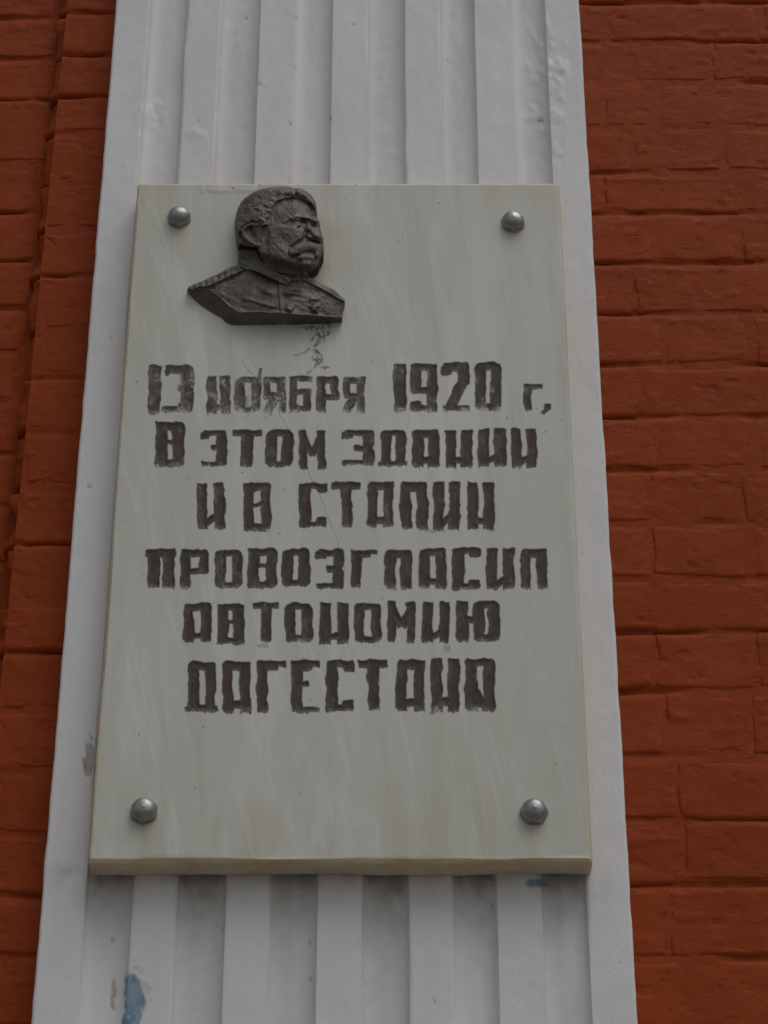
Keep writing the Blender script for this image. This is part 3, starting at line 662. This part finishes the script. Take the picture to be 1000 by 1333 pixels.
# --- face
fm = sm(0, 9, sH)
face = 0
ce = np.interp(wx, [480, 494, 554, 626, 674, 700], [300, 292, 281, 288, 310, 330])           # upper edge of the cheek
cw = sm(488, 512, wx) * (1 - sm(672, 700, wx))
face = face + cw * 4.2 * sm(-7, 9, wy - ce) * np.exp(-np.clip(wy - ce, 0, 400) / 150.0)
bl = np.interp(wx, [480, 494, 566, 614, 640, 700, 740], [290, 286, 277, 251, 242, 250, 268])   # lower edge of the brow
bw = sm(485, 520, wx) * (1 - sm(745, 765, wx))
face = face + bw * (1.6 + 2.8 * sm(590, 640, wx)) * (1 - sm(-5, 4, wy - bl)) * np.exp(-np.clip(bl - wy, 0, 200) / 26.0)
face = face - ridge([(668, 262), (700, 272), (722, 282)], 12, 3.6) - ridge([(618, 272), (610, 262)], 9, 1.8)
face = face + ridge([(640, 268)], 13, 5.0)
face = face + ridge([(612, 262), (626, 251), (648, 248), (664, 260)], 4.5, 2.6) + ridge([(618, 282), (640, 288), (660, 282)], 4.5, 2.4)
face = face + ridge([(740, 272)], 11, 4.0) - ridge([(724, 286), (748, 292)], 6, 1.6)
face = face - ridge([(556, 345), (600, 372), (612, 400)], 20, 1.3)
face = face + ridge([(698, 270), (700, 300)], 11, 4.2) + ridge([(702, 300), (738, 330), (752, 342)], 18, 6.8)     # bridge and tip
face = face + ridge([(696, 332), (706, 340)], 11, 4.2)                                                             # wing
face = face - ridge([(676, 318), (682, 342), (650, 366), (612, 392)], 6.5, 3.0)                                    # fold beside the nose
face = face - ridge([(712, 360), (740, 368), (772, 378)], 5.5, 4.6)
mpts = [(622, 412), (646, 399), (676, 388), (718, 386), (744, 398), (757, 416), (754, 430)]
md = dline(mpts, wx, wy)
mous = np.exp(-(md / 19) ** 4)
face = face + 6.2 * np.sqrt(np.clip(1 - (md / 25) ** 2, 0, 1)) + mous * .55 * np.sin(wx / 2.1 + 2.2 * fbm(wx / 16, wy / 22, 205, 2))
face = face - ridge([(626, 436), (660, 428), (700, 424), (732, 430)], 5.0, 2.0)
face = face + ridge([(660, 430), (700, 427), (738, 430)], 14, 4.0) + ridge([(650, 447), (690, 442), (724, 447)], 10, 3.0) + ridge([(680, 470), (716, 468)], 30, 5.2)
face = face - ridge([(655, 462), (640, 480)], 8, 1.3)
face = face + ridge([(560, 430), (600, 460)], 34, 1.4)
face = face + ridge([(560, 215), (640, 190), (700, 205)], 34, 2.6)
face = face + .35 * fbm(wx / 16, wy / 16, 206, 3)
# --- ear
face = face + ridge([(440, 280), (415, 278), (388, 288), (369, 306), (374, 332), (398, 360), (428, 378), (446, 382)], 9, 4.6) + ridge([(436, 374)], 14, 2.6)
face = face - ridge([(410, 292), (416, 318), (424, 336)], 10, 4.6) + ridge([(442, 322)], 9, 2.8) + ridge([(398, 312), (408, 342)], 4, 1.2)
face = face - ridge([(352, 320), (356, 345), (392, 380), (446, 402)], 6.5, 2.8)
face = face + ridge([(456, 248), (474, 256), (484, 274), (468, 284)], 9, 3.4) - ridge([(462, 266)], 7, 2)
h = h + face * fm
# --- hair
hair = [(300, 330), (300, 150), (450, 50), (720, 60), (780, 200), (738, 236), (728, 200), (708, 176), (668, 155), (626, 146), (578, 151), (538, 168), (519, 192), (511, 218), (495, 252),
        (492, 284), (470, 290), (452, 272), (420, 262), (388, 274), (362, 296), (352, 330), (350, 380), (330, 382)]
sR = sdf(hair, wx, wy); hm = sm(-3, 8, sR)
an = np.arctan2(wy - 330, wx - 560); rad = np.hypot(wx - 560, wy - 330)
tous = np.exp(-(((wx - 470) / 75) ** 2 + ((wy - 215) / 65) ** 2)) + .55 * np.exp(-(((wx - 600) / 90) ** 2 + ((wy - 128) / 22) ** 2))
curl = fbm(wx / 34, wy / 22, 211, 3)
strand = np.sin(rad / 5.2 + 7.0 * curl + 3 * an) * 1.0 + .8 * np.sin((wx + wy) / 4.3 + 6 * fbm(wx / 26, wy / 26, 212, 2))
h = h + hm * (4.2 + (.12 + .25 * tous) * strand + (.3 + 1.15 * tous) * fbm(wx / 20, wy / 15, 213, 3))
h = h + ridge([(560, 118), (610, 112), (625, 125)], 14, 3) * hm + ridge([(645, 112), (690, 130), (718, 165), (726, 200)], 16, 5) * hm - ridge([(622, 92), (634, 112), (640, 135)], 5, 3.5) * hm
h = h - ridge([(620, 140), (670, 155), (712, 185)], 6, 2.0) * hm
# --- collar
h = h + ridge([(352, 436), (420, 442), (480, 478), (560, 520), (612, 536)], 7, 3.0)
h = h - ridge([(350, 470), (400, 500), (455, 525), (545, 570), (548, 580)], 4.5, 2.6) + ridge([(362, 488), (410, 502), (460, 518), (545, 558)], 5, 2.4)
h = h + ridge([(585, 545), (600, 560), (650, 548)], 11, 4.2) - ridge([(612, 545), (618, 570)], 4, 2.6)
h = h + ridge([(640, 545), (655, 560)], 9, 2)
# --- tunic detail
tm = sm(0, 8, sO) * (1 - tH) * (1 - sm(-2, 4, sN))
h = h + tm * (1.1 * fbm(wx / 50, wy / 34, 221, 3) + ridge([(550, 572), (556, 640), (560, 705)], 5, 1.8) - ridge([(543, 575), (548, 640), (552, 705)], 4, 1.8))
h = h + tm * (ridge([(380, 650), (450, 670), (520, 690)], 10, 2.4) - ridge([(400, 660), (470, 684), (530, 700)], 6, 1.4) + ridge([(600, 600), (655, 604)], 9, 2.6) - ridge([(590, 630), (650, 640)], 6, 1.6)
              + ridge([(460, 590), (520, 620)], 16, 1.4))
strapL = [(92, 590), (130, 572), (250, 518), (340, 480), (375, 508), (290, 552), (205, 592), (150, 598), (110, 606)]
strapR = [(660, 540), (700, 536), (820, 594), (885, 650), (880, 672), (800, 622), (700, 570), (662, 552)]
sL, sRt = sdf(strapL, wx, wy), sdf(strapR, wx, wy)
h = h + 3.0 * sm(-2, 4, sL) * (1 - tH) + 3.2 * sm(-2, 4, sRt) * (1 - tH)
h = h + ridge([(135, 590), (205, 580), (290, 540), (372, 504)], 4, 1.8) - ridge([(150, 580), (250, 536), (340, 496)], 4, 1.5) + .8 * sm(0, 4, sL) * np.sin(wx / 5.0) + ridge([(152, 574)], 8, 2)
h = h - ridge([(705, 560), (800, 606), (862, 650)], 4, 1.8)
bt = [(598, 616, 26), (605, 694, 23)]
dB = [np.hypot(wx - a, (wy - b) * 1.05) - r for a, b, r in bt]
for d_, (a, b, r) in zip(dB, bt): h = h + 5.2 * np.sqrt(np.clip(-d_ / r, 0, 1)) * (1 - .25 * np.exp(-((d_ + r) / 6) ** 2))
ang = np.arctan2(wx - 728, -(wy - 694)); rs = np.hypot(wx - 728, wy - 694)
seg5 = np.abs(((ang + math.pi / 5) % (2 * math.pi / 5)) - math.pi / 5)
star_r = 14.0 / np.maximum(np.cos(seg5 - 0.0) * .45 + np.sin(seg5) * 1.25, .1) 
sS = star_r * 1.05 - rs
h = h + 4.2 * sm(-2, 7, sS) + ridge([(712, 650), (748, 650)], 8, 2.0)
# --- cut-off underside, sloping back to the slab
edge_line = [(60, 596), (92, 601), (205, 606), (250, 640), (300, 684), (348, 719), (450, 716), (560, 722), (700, 732), (820, 742), (866, 744), (900, 744)]
ey = np.interp(wx, [p[0] for p in edge_line], [p[1] for p in edge_line])
bot_pts = [(60, 600), (90, 609), (110, 634), (150, 674), (200, 708), (260, 744), (290, 771), (312, 780), (450, 779), (640, 776), (790, 772), (850, 765), (866, 752), (900, 750)]
oy = np.interp(wx, [p[0] for p in bot_pts], [p[1] for p in bot_pts])
und = np.clip((wy - ey) / np.maximum(oy - ey, 4), 0, 1)
h = np.where(wy > ey, (h - 1.5) * (1 - und) + 1.5, h) + .9 * np.exp(-((wy - ey) / 4) ** 2) * (wy > 590) * (wx < 870)
# --- rim rolls off towards the slab
rim = np.clip(sO / 15, 0, 1)
roll = np.sqrt(np.clip(1 - (1 - rim) ** 2, 0, 1))
up = np.where(wy > ey, 1, roll)
h = 3.0 + (h - 3.0) * np.where(wy > ey, 1, .52 + .48 * up)
h = np.maximum(h, 1.2) + .25 * fbm(wx / 7, wy / 7, 231, 3)
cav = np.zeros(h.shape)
k = 6
def blur(a, n):
    for _ in range(n):
        a = (a + np.roll(a, 1, 0) + np.roll(a, -1, 0) + np.roll(a, 1, 1) + np.roll(a, -1, 1)) / 5
    return a
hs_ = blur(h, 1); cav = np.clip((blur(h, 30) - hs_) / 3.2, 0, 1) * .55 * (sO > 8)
h = hs_
Yb = Y_PF + .0003 - h / 1000
BX, BZc = P(C(GX), C(GY), Yb)
V = np.stack([BX, Yb, BZc], -1)
cc = lambda a: (a[:-1, :-1] + a[1:, 1:]) / 2
lab = np.where(cc(sO) > 0, 0, -1)
def setl(cond, l):
    global lab
    lab = np.where((lab >= 0) & cond, l, lab)
setl(np.full(lab.shape, True), 2)                       # tunic
setl(cc(sL) > 0, 3); setl(cc(sRt) > 0, 4)
setl(cc(dB[0]) < 0, 5); setl(cc(dB[1]) < 0, 6); setl(cc(sS) > 0, 7)
setl(cc(sN) > 0, 0); 
col = sdf([(345, 432), (420, 440), (480, 474), (560, 518), (640, 536), (665, 545), (655, 566), (600, 578), (545, 576), (450, 530), (372, 508), (346, 480)], wx, wy)
setl((cc(col) > 0) & (cc(sH) < 0), 8)
setl(cc(sH) > 0, 0); setl((cc(sR) > 0) & (cc(sH) > -30), 1)
bx, bz = float(P(C(560), C(775), Y_PF)[0]), float(P(C(560), C(775), Y_PF)[1])
bust = root('portrait_relief', (bx, Y_PF, bz), label='dark bronze relief bust of a moustached man in buttoned tunic, mounted on the stone slab', cat='relief')
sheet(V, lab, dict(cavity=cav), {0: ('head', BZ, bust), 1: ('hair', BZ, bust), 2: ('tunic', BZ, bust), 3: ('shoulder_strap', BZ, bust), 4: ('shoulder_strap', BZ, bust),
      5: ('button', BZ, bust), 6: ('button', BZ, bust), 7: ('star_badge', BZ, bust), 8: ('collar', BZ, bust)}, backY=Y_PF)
for o in S.objects:
    if '_w' in o: del o['_w']
